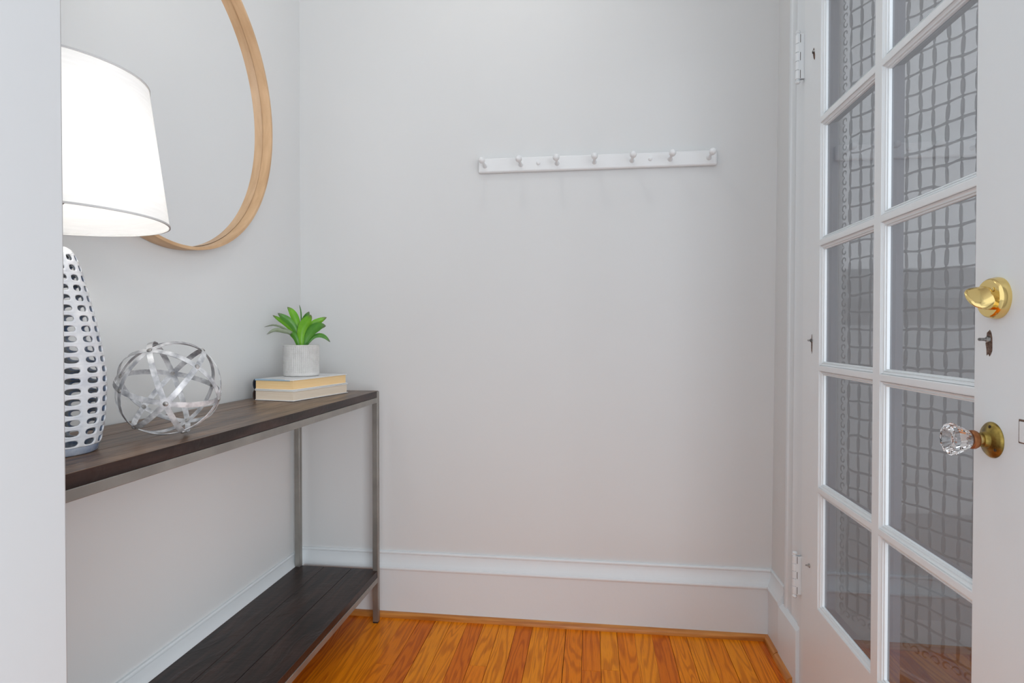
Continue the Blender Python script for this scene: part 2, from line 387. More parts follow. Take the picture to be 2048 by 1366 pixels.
# ------------------------------------------------------------------ room dimensions
XL, XR, YB = -1.045, .593, 2.068
ZC = 2.55
# floor: oak boards running towards the back wall, on a dark subfloor
bm = bmesh.new()
pw = .0565; x = .0305-pw*70
while x < 2.3:
    lo, hi = .455, YB+.01
    if x+pw < XL-.02 or x > XR+.02:
        x += pw; continue
    y = hi - random.uniform(.2, 1.5)
    ys = [hi]
    while y > lo:
        ys.append(y); y -= random.uniform(.3, 1.1)
    ys.append(lo)
    g = random.choice((.0004, .0006, .0014, .0022))
    for a, c in zip(ys, ys[1:]):
        if a-c < .01: continue
        v = box(bm, x+g/2, x+pw-g/2, c+.0005, a-.0003, -.018, 0)
    x += pw
fl = struct('floor', bm, M_FLOOR, smooth=False)
bm = bmesh.new(); box(bm, -4, 2.4, -2.7, YB+.1, -.06, -.019)
sub = link('subfloor', bm, M_BLACK, fl, smooth=False)

M_BOUNCE = paint('grey_bounce_carpet', (.50, .50, .51, 1), .95, .6, 400, .1)  # grey carpet added out of view, keeps the bounce light neutral
bm = bmesh.new(); box(bm, -4, 3.2, -3.0, .453, -.018, 0)
struct('floor_2', bm, M_BOUNCE, smooth=False)
bm = bmesh.new(); box(bm, XL-.12, XR+.14, .44, YB+.12, ZC, ZC+.1)
struct('ceiling', bm, M_CEIL, smooth=False)
bm = bmesh.new(); box(bm, XL-.12, XR+.03, YB, YB+.12, 0, ZC)
struct('wall_back', bm, M_WALL, smooth=False)
bm = bmesh.new(); box(bm, XL-.12, XL, .60, YB, 0, ZC)
struct('wall_left', bm, M_WALL, smooth=False)
# partition with the opening the camera looks through
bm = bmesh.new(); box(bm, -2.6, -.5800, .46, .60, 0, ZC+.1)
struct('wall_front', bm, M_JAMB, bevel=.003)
# right wall, slightly out of plumb, with the door opening
bm = bmesh.new()
def lean(z): return .0055*z
def wallpiece(y0, y1, z0, z1):
    v = box(bm, XR, XR+.030, y0, y1, z0, z1)
    for q in v:
        if q.co.x < XR+.01: q.co.x = XR-.004+lean(q.co.z)*1.35
wallpiece(1.79, YB, 0, ZC); wallpiece(.46, .86, 0, ZC); wallpiece(.86, 1.79, 2.06, ZC)
struct('wall_right', bm, M_WALL, smooth=False)

# baseboards
BP = [(0, .226), (.006, .2255), (.0085, .222), (.0085, .218), (.0062, .2155), (.0066, .207), (.0095, .195), (.0145, .184), (.0195, .1775), (.0200, .1755), (.0225, .1745), (.0240, .1715), (.0240, .168), (.0225, .165), (.0195, .1635), (.019, .160), (.019, 0), (0, 0)]
bm = bmesh.new(); prism(bm, BP, lambda a, z: Vector((XL, YB-a, z)), lambda a, z: Vector((.594, YB-a, z)))
bbb = struct('baseboard_back', bm, M_TRIM, auto=30)
bm = bmesh.new(); prism(bm, BP, lambda a, z: Vector((XL+a, .60, z)), lambda a, z: Vector((XL+a, YB-a*.9, z)))
struct('baseboard_left', bm, M_TRIM, auto=30)
bm = bmesh.new(); prism(bm, BP, lambda a, z: Vector((XR-a, 1.930, z)), lambda a, z: Vector((XR-a, YB-a*.9, z)))
struct('baseboard_right', bm, M_TRIM, auto=30)
# shoe mouldings (varnished quarter round)
def quarter(r=.017, n=6): return [(0, 0)] + [(r*math.cos(PI/2*i/n), r*math.sin(PI/2*i/n)) for i in range(n+1)]
bm = bmesh.new(); yb = YB-.019; xl = XL+.019; xr = XR-.019
prism(bm, quarter(), lambda a, z: Vector((xl+a, yb-a, z)), lambda a, z: Vector((xr-a, yb-a, z)))
struct('trim_1', bm, M_SHOE, auto=50)
bm = bmesh.new(); prism(bm, quarter(), lambda a, z: Vector((xl+a, .60, z)), lambda a, z: Vector((xl+a, yb-a, z)))
struct('trim_2', bm, M_SHOE_Y, auto=50)
bm = bmesh.new(); prism(bm, quarter(), lambda a, z: Vector((xr-a, 1.938, z)), lambda a, z: Vector((xr-a, yb-a, z)))
prism(bm, quarter(.016), lambda a, z: Vector((.574-.002-a, 1.80, z)), lambda a, z: Vector((.574-.002-a, 1.934, z)))
struct('trim_3', bm, M_SHOE_Y, auto=50)
# door casing with plinth block
bm = bmesh.new()
CP = [(0, 1.775), (.011, 1.775), (.012, 1.782), (.012, 1.796), (.0085, 1.799), (.0085, 1.850), (.010, 1.853), (.0085, 1.857), (.0085, 1.895), (.012, 1.900), (.013, 1.912), (.010, 1.922), (.006, 1.925), (0, 1.925)]
prism(bm, CP, lambda a, y: Vector((XR+.002-a, y, .0)), lambda a, y: Vector((XR+.010-a, y, 2.16)))
struct('trim_4', bm, M_TRIM, auto=30)
bm = bmesh.new()
prism(bm, [(0, 0), (.021, 0), (.021, .158), (.020, .162), (.008, .172), (.0, .172)], lambda a, z: Vector((XR-a, 1.775, z)), lambda a, z: Vector((XR-a, 1.936, z)))
struct('trim_5', bm, M_TRIM, auto=20, bevel=.001)
# head casing, near casing and the jamb
bm = bmesh.new(); box(bm, .574, .60, .74, 1.90, 2.06, 2.17); box(bm, .574, .60, .74, .862, 0, 2.06)
struct('trim_6', bm, M_TRIM, bevel=.003)
bm = bmesh.new(); box(bm, .582, .626, 1.7572, 1.776, 0, 2.06); box(bm, .582, .626, .86, .8815, 0, 2.06); box(bm, .582, .626, .86, 1.776, 2.045, 2.062)
struct('trim_7', bm, M_TRIM, bevel=.001)
# threshold under the door
bm = bmesh.new(); box(bm, .575, .630, .882, 1.757, -.02, .006)
struct('trim_8', bm, M_STEEL, bevel=.002)

# ------------------------------------------------------------------ glazed door
DX = .58; DT = .044
DY0, DY1 = .8845, 1.7545
door = empty('door_1', (DX, DY1, .008)); door['kind'] = 'structure'
cols = [(1.014, 1.297), (1.349, 1.626)]
rows = [(.300, .5795), (.6145, .8935), (.9285, 1.2145), (1.2495, 1.5285), (1.5635, 1.843)]
O = Vector((DX, DY1, .008))
def V(x, y, z): return Vector((x, y, z))-O
bm = bmesh.new()
# sticking profile: (offset outward from the sight line, depth behind the face)
SP = [(0, .0118), (0, .0085), (.0030, .0082), (.0034, .0052), (.0042, .0066), (.0072, .0050), (.0092, .0022), (.0097, .0040), (.0104, .0006), (.0124, .0000)]
ys = sorted([DY0, DY1]+[c+s for c0, c1 in cols for c, s in ((c0, -.0124), (c1, .0124))])
zs = sorted([.008, 2.035]+[c+s for c0, c1 in rows for c, s in ((c0, -.0124), (c1, .0124))])
def grid_face(x, flip):
    vv = {(i, j): bm.verts.new(V(x, y, z)) for i, y in enumerate(ys) for j, z in enumerate(zs)}
    for i in range(len(ys)-1):
        for j in range(len(zs)-1):
            if i in (1, 3) and j % 2 == 1: continue
            f = [vv[(i, j)], vv[(i+1, j)], vv[(i+1, j+1)], vv[(i, j+1)]]
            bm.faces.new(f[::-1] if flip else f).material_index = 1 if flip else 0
    return vv
grid_face(DX, False); grid_face(DX+DT, True)
for (a, b_) in ((ys[0], None), (ys[-1], None)):
    v = [bm.verts.new(V(*p)) for p in ((DX, a, zs[0]), (DX+DT, a, zs[0]), (DX+DT, a, zs[-1]), (DX, a, zs[-1]))]; bm.faces.new(v)
for a in (zs[0], zs[-1]):
    v = [bm.verts.new(V(*p)) for p in ((DX, ys[0], a), (DX+DT, ys[0], a), (DX+DT, ys[-1], a), (DX, ys[-1], a))]; bm.faces.new(v)
for y0, y1 in cols:
    for z0, z1 in rows:
        prof = SP[::-1]+[(0.0, .0145), (.0005, .0175), (.0075, .028), (.0124, DT)]
        rings = []
        for o_, d in prof:
            rings.append([bm.verts.new(V(DX+d, y, z)) for y, z in ((y0-o_, z0-o_), (y1+o_, z0-o_), (y1+o_, z1+o_), (y0-o_, z1+o_))])
        for A, B in zip(rings, rings[1:]):
            for k in range(4):
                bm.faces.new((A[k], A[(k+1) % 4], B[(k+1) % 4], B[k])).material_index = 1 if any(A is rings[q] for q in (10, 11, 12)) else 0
bmesh.ops.remove_doubles(bm, verts=bm.verts, dist=.00005)
M_OUT = paint('rear_shade_paint', (.10, .10, .115, 1), .5, .1)  # rear of the door coloured dark, standing in for shade behind the glass
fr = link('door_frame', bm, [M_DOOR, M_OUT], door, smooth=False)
for y0, y1 in cols:
    for z0, z1 in rows:
        bm = bmesh.new()
        o = V(DX, y0, z0); box(bm, o.x+.0118, o.x+.0142, o.y-.0004, o.y+(y1-y0)+.0004, o.z-.0004, o.z+(z1-z0)+.0004)
        link('glass_pane', bm, M_GLASS, door, smooth=False)
# hinges
def hinge(z0, z1, gapz):
    cx, cy = .5655, 1.7640
    bm = bmesh.new(); h = (z1-z0-.024)/5; zb = z0+.012
    for k in range(5):
        a = zb+k*h+.0007; c = zb+(k+1)*h-.0007
        lathe(bm, [(.0062, a), (.0068, a+.0006), (.0068, c-.0006), (.0062, c)], 20, Matrix.Translation(V(cx, cy, 0)))
    lathe(bm, [(.0045, zb), (.0045, zb+5*h)], 16, Matrix.Translation(V(cx, cy, 0)))
    for s, zz in ((-1, z0+.012), (1, z1-.012)):
        prof = [(.0045, 0), (.005, .002), (.004, .0035), (.0066, .006), (.0068, .0085), (.0045, .0115), (0, .0125)]
        lathe(bm, [(r, zz+s*q) for r, q in prof], 20, Matrix.Translation(V(cx, cy, 0)))
    # leaves let into jamb and door edge
    p = V(cx, cy, 0)
    box(bm, p.x+.001, p.x+.0165, p.y-.0075, p.y-.0055, V(0, 0, z0+.012).z, V(0, 0, z1-.012).z)
    box(bm, p.x+.001, p.x+.0165, p.y+.0045, p.y+.0065, V(0, 0, z0+.012).z, V(0, 0, z1-.012).z)
    o = link('hinge', bm, M_DOOR, door)
    bm = bmesh.new()
    for k in gapz:
        a = zb+k*h
        q = V(cx+.004, cy-.0072, a+.001); box(bm, q.x-.0006, q.x+.0006, q.y-.0008, q.y, q.z, q.z+h-.002)
    link('hinge_gap', bm, M_DARK, o, smooth=False)
hinge(1.690, 1.836, (0, 2, 4)); hinge(.262, .392, (0, 2, 4))
# deadbolt
def dlathe(bm, y, z, prof, seg=48): lathe(bm, prof, seg, axis_matrix(V(DX, y, z), (-1, 0, 0)))
bm = bmesh.new(); dlathe(bm, .951, 1.051, [(.0, 0), (.0300, 0), (.0302, .004), (.0292, .0065), (.0288, .0095), (.0278, .012), (.0262, .0135), (.0, .0142)])
db = link('deadbolt', bm, M_BRASS, door, auto=30); db['label'] = 'polished brass deadbolt rose with thumb turn'
bm = bmesh.new()
# thumb turn: a wedge paddle rising from the rose
Md = axis_matrix(V(DX, .951, 1.051), (-1, 0, 0))
ang = math.radians(45)
u = Vector((0, math.cos(ang), math.sin(ang))); vv_ = Vector((0, -math.sin(ang), math.cos(ang))); nrm = Vector((-1, 0, 0))
base = V(DX, .951, 1.051)
lay = [(.012, .0205, .0125), (.016, .0218, .0102), (.022, .0225, .0070), (.030, .0215, .0042), (.036, .018, .0032), (.040, .012, .0024), (.0412, .004, .0015)]
rings = []
for h_, a, t in lay:
    rings.append([bm.verts.new(base+nrm*h_+u*(a*math.cos(2*PI*k/24))+vv_*(t*(abs(math.sin(2*PI*k/24))**.8)*(1 if math.sin(2*PI*k/24) >= 0 else -1))) for k in range(24)])
for A, B in zip(rings, rings[1:]):
    for k in range(24): bm.faces.new((A[k], A[(k+1) % 24], B[(k+1) % 24], B[k]))
bm.faces.new(rings[0]); bm.faces.new(rings[-1])
link('thumb_turn', bm, M_BRASS, db, auto=60)
for s in (-1, 1):
    bm = bmesh.new(); c = base+vv_*(s*.0165)+Vector((-.0140, 0, 0))
    lathe(bm, [(0, 0), (.0036, 0), (.0036, .0006), (.0026, .0014), (0, .0016)], 16, axis_matrix(c, (-1, 0, 0)))
    link('screw', bm, M_BRASS, db)
# crystal knob on a brass rose
bm = bmesh.new(); dlathe(bm, .960, .845, [(0, 0), (.0262, 0), (.0262, .0012), (.0235, .0040), (.0165, .0066), (.0125, .0085), (.0115, .0125), (.0105, .0145), (.0075, .0148), (0, .0140)])
kb = link('doorknob_rose', bm, M_OLDB, door, auto=50); kb['label'] = 'aged brass rose of the crystal door knob'
for k in range(3):
    a = PI/2*1.1+k*2*PI/3
    bm = bmesh.new(); lathe(bm, [(0, 0), (.0026, 0), (.0026, .0008), (.0015, .0016), (0, .0018)], 14, axis_matrix(V(DX-.0050, .960+.0195*math.cos(a), .845+.0195*math.sin(a)), (-1, 0, 0)))
    link('screw', bm, M_DARK, kb)
bm = bmesh.new(); dlathe(bm, .960, .845, [(0, .012), (.0072, .012), (.0072, .024), (0, .024)])
link('shank', bm, M_SHANK, kb, auto=40)
bm = bmesh.new(); dlathe(bm, .960, .845, [(0, .019), (.0085, .019), (.0120, .021), (.0138, .0245), (.0136, .0285), (.0122, .0298), (0, .0298)])
link('collar', bm, M_COLLAR, kb, auto=40)
bm = bmesh.new()
seg = 24; prof = [(.0098, .0300), (.0132, .033), (.0185, .0425), (.0232, .0520), (.0243, .0550), (.0225, .0595), (.0160, .0625), (.0150, .0612), (.0070, .0520), (0, .0500)]
rg = lathe(bm, prof, seg, Matrix.Identity(4))
for q_, ring_ in enumerate(rg[2:7]):
    for k_, v_ in enumerate(ring_):
        f_ = 1.0 if k_ % 2 == 0 else .925
        v_.co.x *= f_; v_.co.y *= f_
bmesh.ops.transform(bm, matrix=axis_matrix(V(DX, .960, .845), (-1, 0, 0)), verts=bm.verts)
ck = link('crystal_knob', bm, M_CRYS, kb, smooth=False); ck['label'] = 'clear faceted crystal knob'
bm = bmesh.new(); dlathe(bm, .960, .845, [(0, .0305), (.0075, .0305), (.0060, .0345), (.0035, .041), (0, .043)], 8)
link('silver_core', bm, M_SILVER, kb, smooth=False)
# left-over bolts and chipped paint
def chip(y, z, w_, h_, a=0, bolt=True, bl=.010):
    bm = bmesh.new(); n = 14; random.seed(int(y*1000+z*77)); pts = []
    for k in range(n):
        t = 2*PI*k/n; r = 1+random.uniform(-.25, .15)
        px, pz = w_/2*r*math.cos(t), h_/2*r*math.sin(t)
        pts.append((px*math.cos(a)-pz*math.sin(a), px*math.sin(a)+pz*math.cos(a)))
    prism(bm, pts, lambda p, q: V(DX+.0006, y+p, z+q), lambda p, q: V(DX-.0005, y+p, z+q))
    o = link('paint_chip', bm, M_CHIP, door, smooth=False)
    if bolt:
        bm = bmesh.new(); c = V(DX, y, z+h_*.16)
        lathe(bm, [(0, 0), (.0052, 0), (.0048, .0035), (.0022, .0045), (.0022, bl), (.0017, bl+.0008), (0, bl+.001)], 6, axis_matrix(c, (-1, 0, 0)))
        link('bolt', bm, M_STEEL, o, smooth=False)
chip(1.684, 1.735, .012, .036, -.25, True, .004)
chip(1.686, .974, .008, .050, 0, True, .010)
chip(1.694, .378, .010, .010, 0, True, .009)
chip(.969, .985, .014, .040, 0, True, .014)
# small mortise plate by the latch edge, white with chipped rim
bm = bmesh.new(); c = V(DX, .8965, .867); box(bm, c.x-.0008, c.x+.001, c.y-.0105, c.y+.0085, c.z-.0165, c.z+.0165)
mp_ = link('edge_plate_rim', bm, M_CHIP, door, bevel=.003)
bm = bmesh.new(); box(bm, c.x-.0014, c.x+.001, c.y-.0095, c.y+.0068, c.z-.0150, c.z+.0138)
link('edge_plate', bm, M_DOOR, mp_, bevel=.003)

# ------------------------------------------------------------------ outside the door
# storm door standing ajar, with an embossed lattice pane
sd = empty('storm_door', (.636, 1.830, 0)); dirv = Vector((.454, -.891, 0)).normalized(); sd.rotation_euler = (0, 0, math.atan2(dirv.y, dirv.x))
tag(sd, 'storm door with embossed lattice glass standing ajar behind the white door panes', 'storm door')
# local x runs along the pane (away from the hinge), local y is thickness
bm = bmesh.new(); box(bm, 0, .068, .0, .03, .0, 2.03); box(bm, .94, 1.0, 0, .03, 0, 2.03); box(bm, .068, .94, 0, .03, 0, .16); box(bm, .068, .94, 0, .03, 1.97, 2.03)
M_STORM = paint('storm_frame_paint', (.16, .16, .165, 1), .4, .05)
link('storm_frame', bm, M_STORM, sd, bevel=.002)
bm = bmesh.new(); box(bm, .068, .94, .012, .016, .16, 1.97)
link('obscure_pane', bm, M_OBS, sd, smooth=False)
bm = bmesh.new(); random.seed(3)
cw, ch = .0325, .0475; x0 = .105; z0 = .25
nx, nz = 24, 36
J = {(i, k): (x0+i*cw+random.uniform(-.002, .002), z0+k*ch+random.uniform(-.003, .003)) for i in range(nx+1) for k in range(nz+1)}
def flat(pts, rs, d=.010):
    """low relief ribbon on the pane facing the door"""
    top = []; bot = []
    for i, (a, c_) in enumerate(pts):
        p, q = pts[max(i-1, 0)], pts[min(i+1, len(pts)-1)]
        tx, tz = q[0]-p[0], q[1]-p[1]; l = math.hypot(tx, tz) or 1; nx_, nz_ = -tz/l, tx/l
        r = rs[i]
        top.append([bm.verts.new((a+nx_*r*s, .012-(.0016*(1-s*s)), c_+nz_*r*s)) for s in (-1, -.5, 0, .5, 1)])
    for A, B in zip(top, top[1:]):
        for k in range(4): bm.faces.new((A[k], A[k+1], B[k+1], B[k]))
for (i, k), (x, z) in J.items():
    if k < nz:
        x2, z2 = J[(i, k+1)]; b0 = random.uniform(.0038, .0056)
        ts = [0, .07, .13, .2, .5, .8, .87, .93, 1]; ws = [.2, .22, .62, .95, 1.05, .95, .62, .22, .2]
        flat([(x+(x2-x)*t, z+(z2-z)*t) for t in ts], [b0*w_ for w_ in ws])
    if i < nx:
        x2, z2 = J[(i+1, k)]; b0 = random.uniform(.0026, .0042)
        ts = [0, .15, .5, .85, 1]; ws = [1.7, .9, .75, .9, 1.7]; s_ = random.uniform(-.002, .002)
        flat([(x+(x2-x)*t, z+(z2-z)*t+s_*math.sin(PI*t)) for t in ts], [b0*w_ for w_ in ws])
# scroll border
for k in range(nz*2-1):
    zc = z0+k*ch*.5; cx_ = x0-.016; s_ = 1 if k % 2 else -1
    pts = []; 
    for t in range(13):
        a = t/12*PI*1.7; r = .011*(1-t/18)
        pts.append((cx_+r*math.cos(a+PI/2)*.8, zc+s_*r*math.sin(a+PI/2)))
    flat(pts, [.0009+.0015*math.sin(PI*t/12) for t in range(13)])
for k in range(26):
    xc = x0+k*cw*.75; s_ = 1 if k % 2 else -1; pts = []
    for t in range(13):
        a = t/12*PI*1.7; r = .012*(1-t/18)
        pts.append((xc+s_*r*math.cos(a), z0-.02+r*math.sin(a)))
    flat(pts, [.0009+.0015*math.sin(PI*t/12) for t in range(13)])
link('embossed_lattice', bm, M_EMB, sd)
# porch end wall seen dimly through both panes
bm = bmesh.new(); mi = 0
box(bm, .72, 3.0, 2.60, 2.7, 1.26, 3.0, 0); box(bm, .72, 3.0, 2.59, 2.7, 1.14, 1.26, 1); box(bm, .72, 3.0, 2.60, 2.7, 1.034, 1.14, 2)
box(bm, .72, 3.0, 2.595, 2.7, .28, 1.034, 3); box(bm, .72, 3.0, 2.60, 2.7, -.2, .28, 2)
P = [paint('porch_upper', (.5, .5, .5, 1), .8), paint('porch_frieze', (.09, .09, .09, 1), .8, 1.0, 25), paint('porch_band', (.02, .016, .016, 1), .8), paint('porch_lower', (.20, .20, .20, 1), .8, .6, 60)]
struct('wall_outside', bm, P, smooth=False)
bm = bmesh.new(); box(bm, .75, 3.0, -1, 2.7, -.3, -.15); link('trim_9', bm, P[1])['kind'] = 'structure'

# ------------------------------------------------------------------ peg rail
def peg_rail():
    r = empty('peg_rail', (-.387, YB, 1.553))
    tag(r, 'white wooden peg rail screwed to the back wall', 'peg rail')
    Lr = .796
    bm = bmesh.new(); box(bm, 0, Lr, -.017, 0, 0, .0505)
    link('backboard', bm, M_RAIL, r, bevel=.006, seg=3)
    for X in (-.363, -.239, -.115, .010, .134, .258, .382):
        bm = bmesh.new()
        prof = [(0, .0), (.0085, .0), (.0078, .0022), (.0058, .006), (.0050, .014), (.0046, .026), (.0046, .040), (.0056, .0475), (.0088, .0515), (.0108, .0575), (.0112, .0635), (.0100, .0695), (.0066, .0740), (.0, .0758)]
        lathe(bm, prof, 20, axis_matrix((X+.387, -.0165, 1.5765-1.553), (0, -1, .04)))
        link('peg', bm, M_RAIL, r, auto=60)
    for X in (-.179, .193):
        bm = bmesh.new(); lathe(bm, [(0, 0), (.0070, 0), (.0068, .002), (.0045, .005), (0, .006)], 20, axis_matrix((X+.387, -.0168, 1.580-1.553), (0, -1, 0)))
        link('screw_cap', bm, M_RAIL, r, auto=60)
peg_rail()

# ------------------------------------------------------------------ round mirror
mr = empty('wall_mirror', (XL, 1.3885, 1.6285)); tag(mr, 'round mirror in a pale bent wood frame hanging on the left wall', 'mirror')
bm = bmesh.new(); RX = Matrix.Rotation(PI/2, 4, 'Y')
lathe(bm, [(.4075, .002), (.4165, .002), (.4165, .0412), (.416, .042), (.4085, .042), (.408, .0412), (.4075, .013)], 160, RX, close=False)
# join last ring to first
fr_ = link('mirror_frame', bm, M_MIRW, mr, auto=40)
bm = bmesh.new(); lathe(bm, [(0, .0125), (.4062, .0125), (.4062, .0140), (0, .0142)], 128, RX, close=False)
link('mirror_glass', bm, M_MIRROR, mr, smooth=False)
bm = bmesh.new(); lathe(bm, [(0, .006), (.4078, .006), (.4078, .0122), (0, .0122)], 128, RX, close=False)  # dark disc added behind the glass, draws the shadow gap at its rim
link('mirror_gap_shade', bm, M_BROWN, mr, smooth=False)

# ------------------------------------------------------------------ console table
TX0, TX1, TY0, TY1, TZ = -1.030, -.7275, .63, 2.004, .803
tb = empty('console_table', ((TX0+TX1)/2, (TY0+TY1)/2, 0)); tag(tb, 'console table with dark wood top on a slim steel frame against the left wall', 'table')
OX, OY = (TX0+TX1)/2, (TY0+TY1)/2
def tbox(bm, x0, x1, y0, y1, z0, z1): box(bm, x0-OX, x1-OX, y0-OY, y1-OY, z0, z1)
s = .019
def planks(name, z0, z1, widths, ends=True):
    bm = bmesh.new(); x = TX1-.0012
    for w_ in widths:
        tbox(bm, x-w_+.0006, x-.0002, TY0+.001, TY1-.0015, z0, z1-random.uniform(0, .0004)); x -= w_
    if name == 'tabletop':
        bm.faces.ensure_lookup_table()
        for f in bm.faces:
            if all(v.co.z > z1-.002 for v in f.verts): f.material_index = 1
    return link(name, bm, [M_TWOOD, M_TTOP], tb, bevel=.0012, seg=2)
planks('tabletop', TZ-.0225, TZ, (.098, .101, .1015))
planks('lower_shelf', .160, .182, (.098, .101, .1015))
for x0 in (TX0, TX1-s):
    for y0 in (TY0, TY1-s+.002):
        if x0 > -.9: bm = bmesh.new()
        else: bm = bmesh.new()
        yy = y0
        # square tube leg with a rubber foot
        tbox(bm, x0+(.0003 if x0 > -.9 else -.0003), x0+s+(.0003 if x0 > -.9 else -.0003), yy+(.0006 if y0 > 1 else -.0006), yy+s+(.0006 if y0 > 1 else -.0006), .004, TZ-.002)
        lg = link('leg', bm, M_FRAME, tb, bevel=.0012)
        bm = bmesh.new(); tbox(bm, x0+.001, x0+s-.001, yy+.001, yy+s-.001, 0, .0045)
        link('foot_pad', bm, M_BLACK, lg, smooth=False)
for nm, zt, h_ in (('top_rail', TZ-.0225, .0180), ('shelf_rail', .160, .0180)):
    bm = bmesh.new()
    for x0 in (TX0, TX1-s): tbox(bm, x0, x0+s, TY0+s, TY1-s+.002, zt-h_, zt-.0002)
    for y0 in (TY0, TY1-s+.002): tbox(bm, TX0+s, TX1-s, y0, y0+s, zt-h_, zt-.0002)
    link(nm, bm, M_FRAME, tb, bevel=.001)

# ------------------------------------------------------------------ books
def book(zb, zt, cx, cy, rot, Lh, Wd, cover, spine_m, page_m, label, inner):
    b = empty('book', (cx, cy, zb), rot); tag(b, label, 'book')
    h = zt-zb; tcv = .0026
    # local: x across (0 fore edge .. -Wd spine), y along 0..Lh, origin = front near corner
    bm = bmesh.new(); box(bm, -Wd+.006, -.0035, .0035, Lh-.0035, tcv*.9, h-tcv*.9)
    link('page_block', bm, page_m, b, smooth=False)
    bm = bmesh.new(); box(bm, -Wd+.004, 0, 0, Lh, h-tcv, h)
    link('cover', bm, cover, b, bevel=.0008)
    bm = bmesh.new(); box(bm, -Wd+.004, 0, 0, Lh, 0, tcv)
    link('cover', bm, cover, b, bevel=.0008)
    # rounded spine
    bm = bmesh.new(); n = 10; prof = []
    for i in range(n+1):
        a = PI/2+PI*i/n; prof.append((-Wd+.006+.008*math.cos(a), h/2+h/2*math.sin(a)*.999))
    for i in range(n+1):
        a = PI/2+PI*(n-i)/n; prof.append((-Wd+.0065+.0055*math.cos(a), h/2+(h/2-.0022)*math.sin(a)))
    prism(bm, prof, lambda p, q: Vector((p, -.0002, q)), lambda p, q: Vector((p, Lh+.0002, q)))
    link('spine', bm, spine_m, b)
    # cloth-coloured board showing at the tail, under the jacket
    if inner:
        bm = bmesh.new(); box(bm, -Wd+.006, -.012, -.0006, .004, h-tcv-.0012, h-tcv+.0012)
        link('jacket_flap', bm, inner, b, smooth=False)
        bm = bmesh.new(); 
        v = [bm.verts.new(p) for p in ((-Wd+.004, -.0004, h+.0002), (-.028, -.0004, h+.0002), (-Wd*.62, .012, h+.0002), (-Wd+.004, .012, h+.0002))]
        v2 = [bm.verts.new((q.co.x, q.co.y, h-.0004)) for q in v]
        bm.faces.new(v); bm.faces.new(v2[::-1])
        for i in range(4): bm.faces.new((v[i], v[(i+1) % 4], v2[(i+1) % 4], v2[i]))
        link('blue_corner', bm, inner, b, smooth=False)
    return b
book(.8035, .8340, -.8515, 1.639, math.radians(-10.4), .280, .141, M_COVER, M_BROWN, M_PAGE2, 'hardback with cream pages at the bottom of the stack of two books', None)
book(.8345, .8655, -.8555, 1.645, math.radians(-10.4), .276, .140, M_COVER, M_NAVY, M_PAGE1, 'hardback with yellowed pages and navy spine directly under the plant pot', M_LBLUE)

# ------------------------------------------------------------------ potted plant
PX, PY, PZ = -.9165, 1.8175, .8662
pl = empty('potted_plant', (PX, PY, PZ)); tag(pl, 'green succulent in a small grey textured pot on top of the books', 'plant')
PR, PH = .0550, .098
bm = bmesh.new(); prof = [(0, .0), (PR-.004, 0), (PR-.0015, .001), (PR-.0005, .003)]
z = .010; prof += [(PR-.0004, .008)]
while z < PH-.006:
    prof += [(PR-.0003, z), (PR, z+.0006), (PR, z+.0018), (PR-.0003, z+.0023), (PR-.0011, z+.0026), (PR-.0011, z+.0029)]
    z += .0032
prof += [(PR, PH-.0035), (PR, PH-.001), (PR-.001, PH), (PR-.0045, PH), (PR-.0055, PH-.001), (PR-.0055, PH-.012), (0, PH-.012)]
NS = 168
M4 = Matrix.Identity(4); rings = []
for r, zz in prof:
    if r < 1e-6: rings.append([bm.verts.new((0, 0, zz))])
    else:
        # fine vertical grooves cross the horizontal ones
        rings.append([bm.verts.new(((r-(.0009 if (i % 3 == 0 and .009 < zz < PH-.004 and r > PR-.0015) else 0))*math.cos(2*PI*i/NS), (r-(.0009 if (i % 3 == 0 and .009 < zz < PH-.004 and r > PR-.0015) else 0))*math.sin(2*PI*i/NS), zz)) for i in range(NS)])
for A, B in zip(rings, rings[1:]):
    for i in range(NS):
        j = (i+1) % NS
        if len(A) == 1: bm.faces.new((A[0], B[j], B[i]))
        elif len(B) == 1: bm.faces.new((A[i], A[j], B[0]))
        else: bm.faces.new((A[i], A[j], B[j], B[i]))
link('pot', bm, M_POT, pl, smooth=False)
bm = bmesh.new(); lathe(bm, [(0, PH-.0115), (PR-.006, PH-.0115), (PR-.006, PH-.009), (0, PH-.006)], 32)
link('soil', bm, M_SOIL, pl)
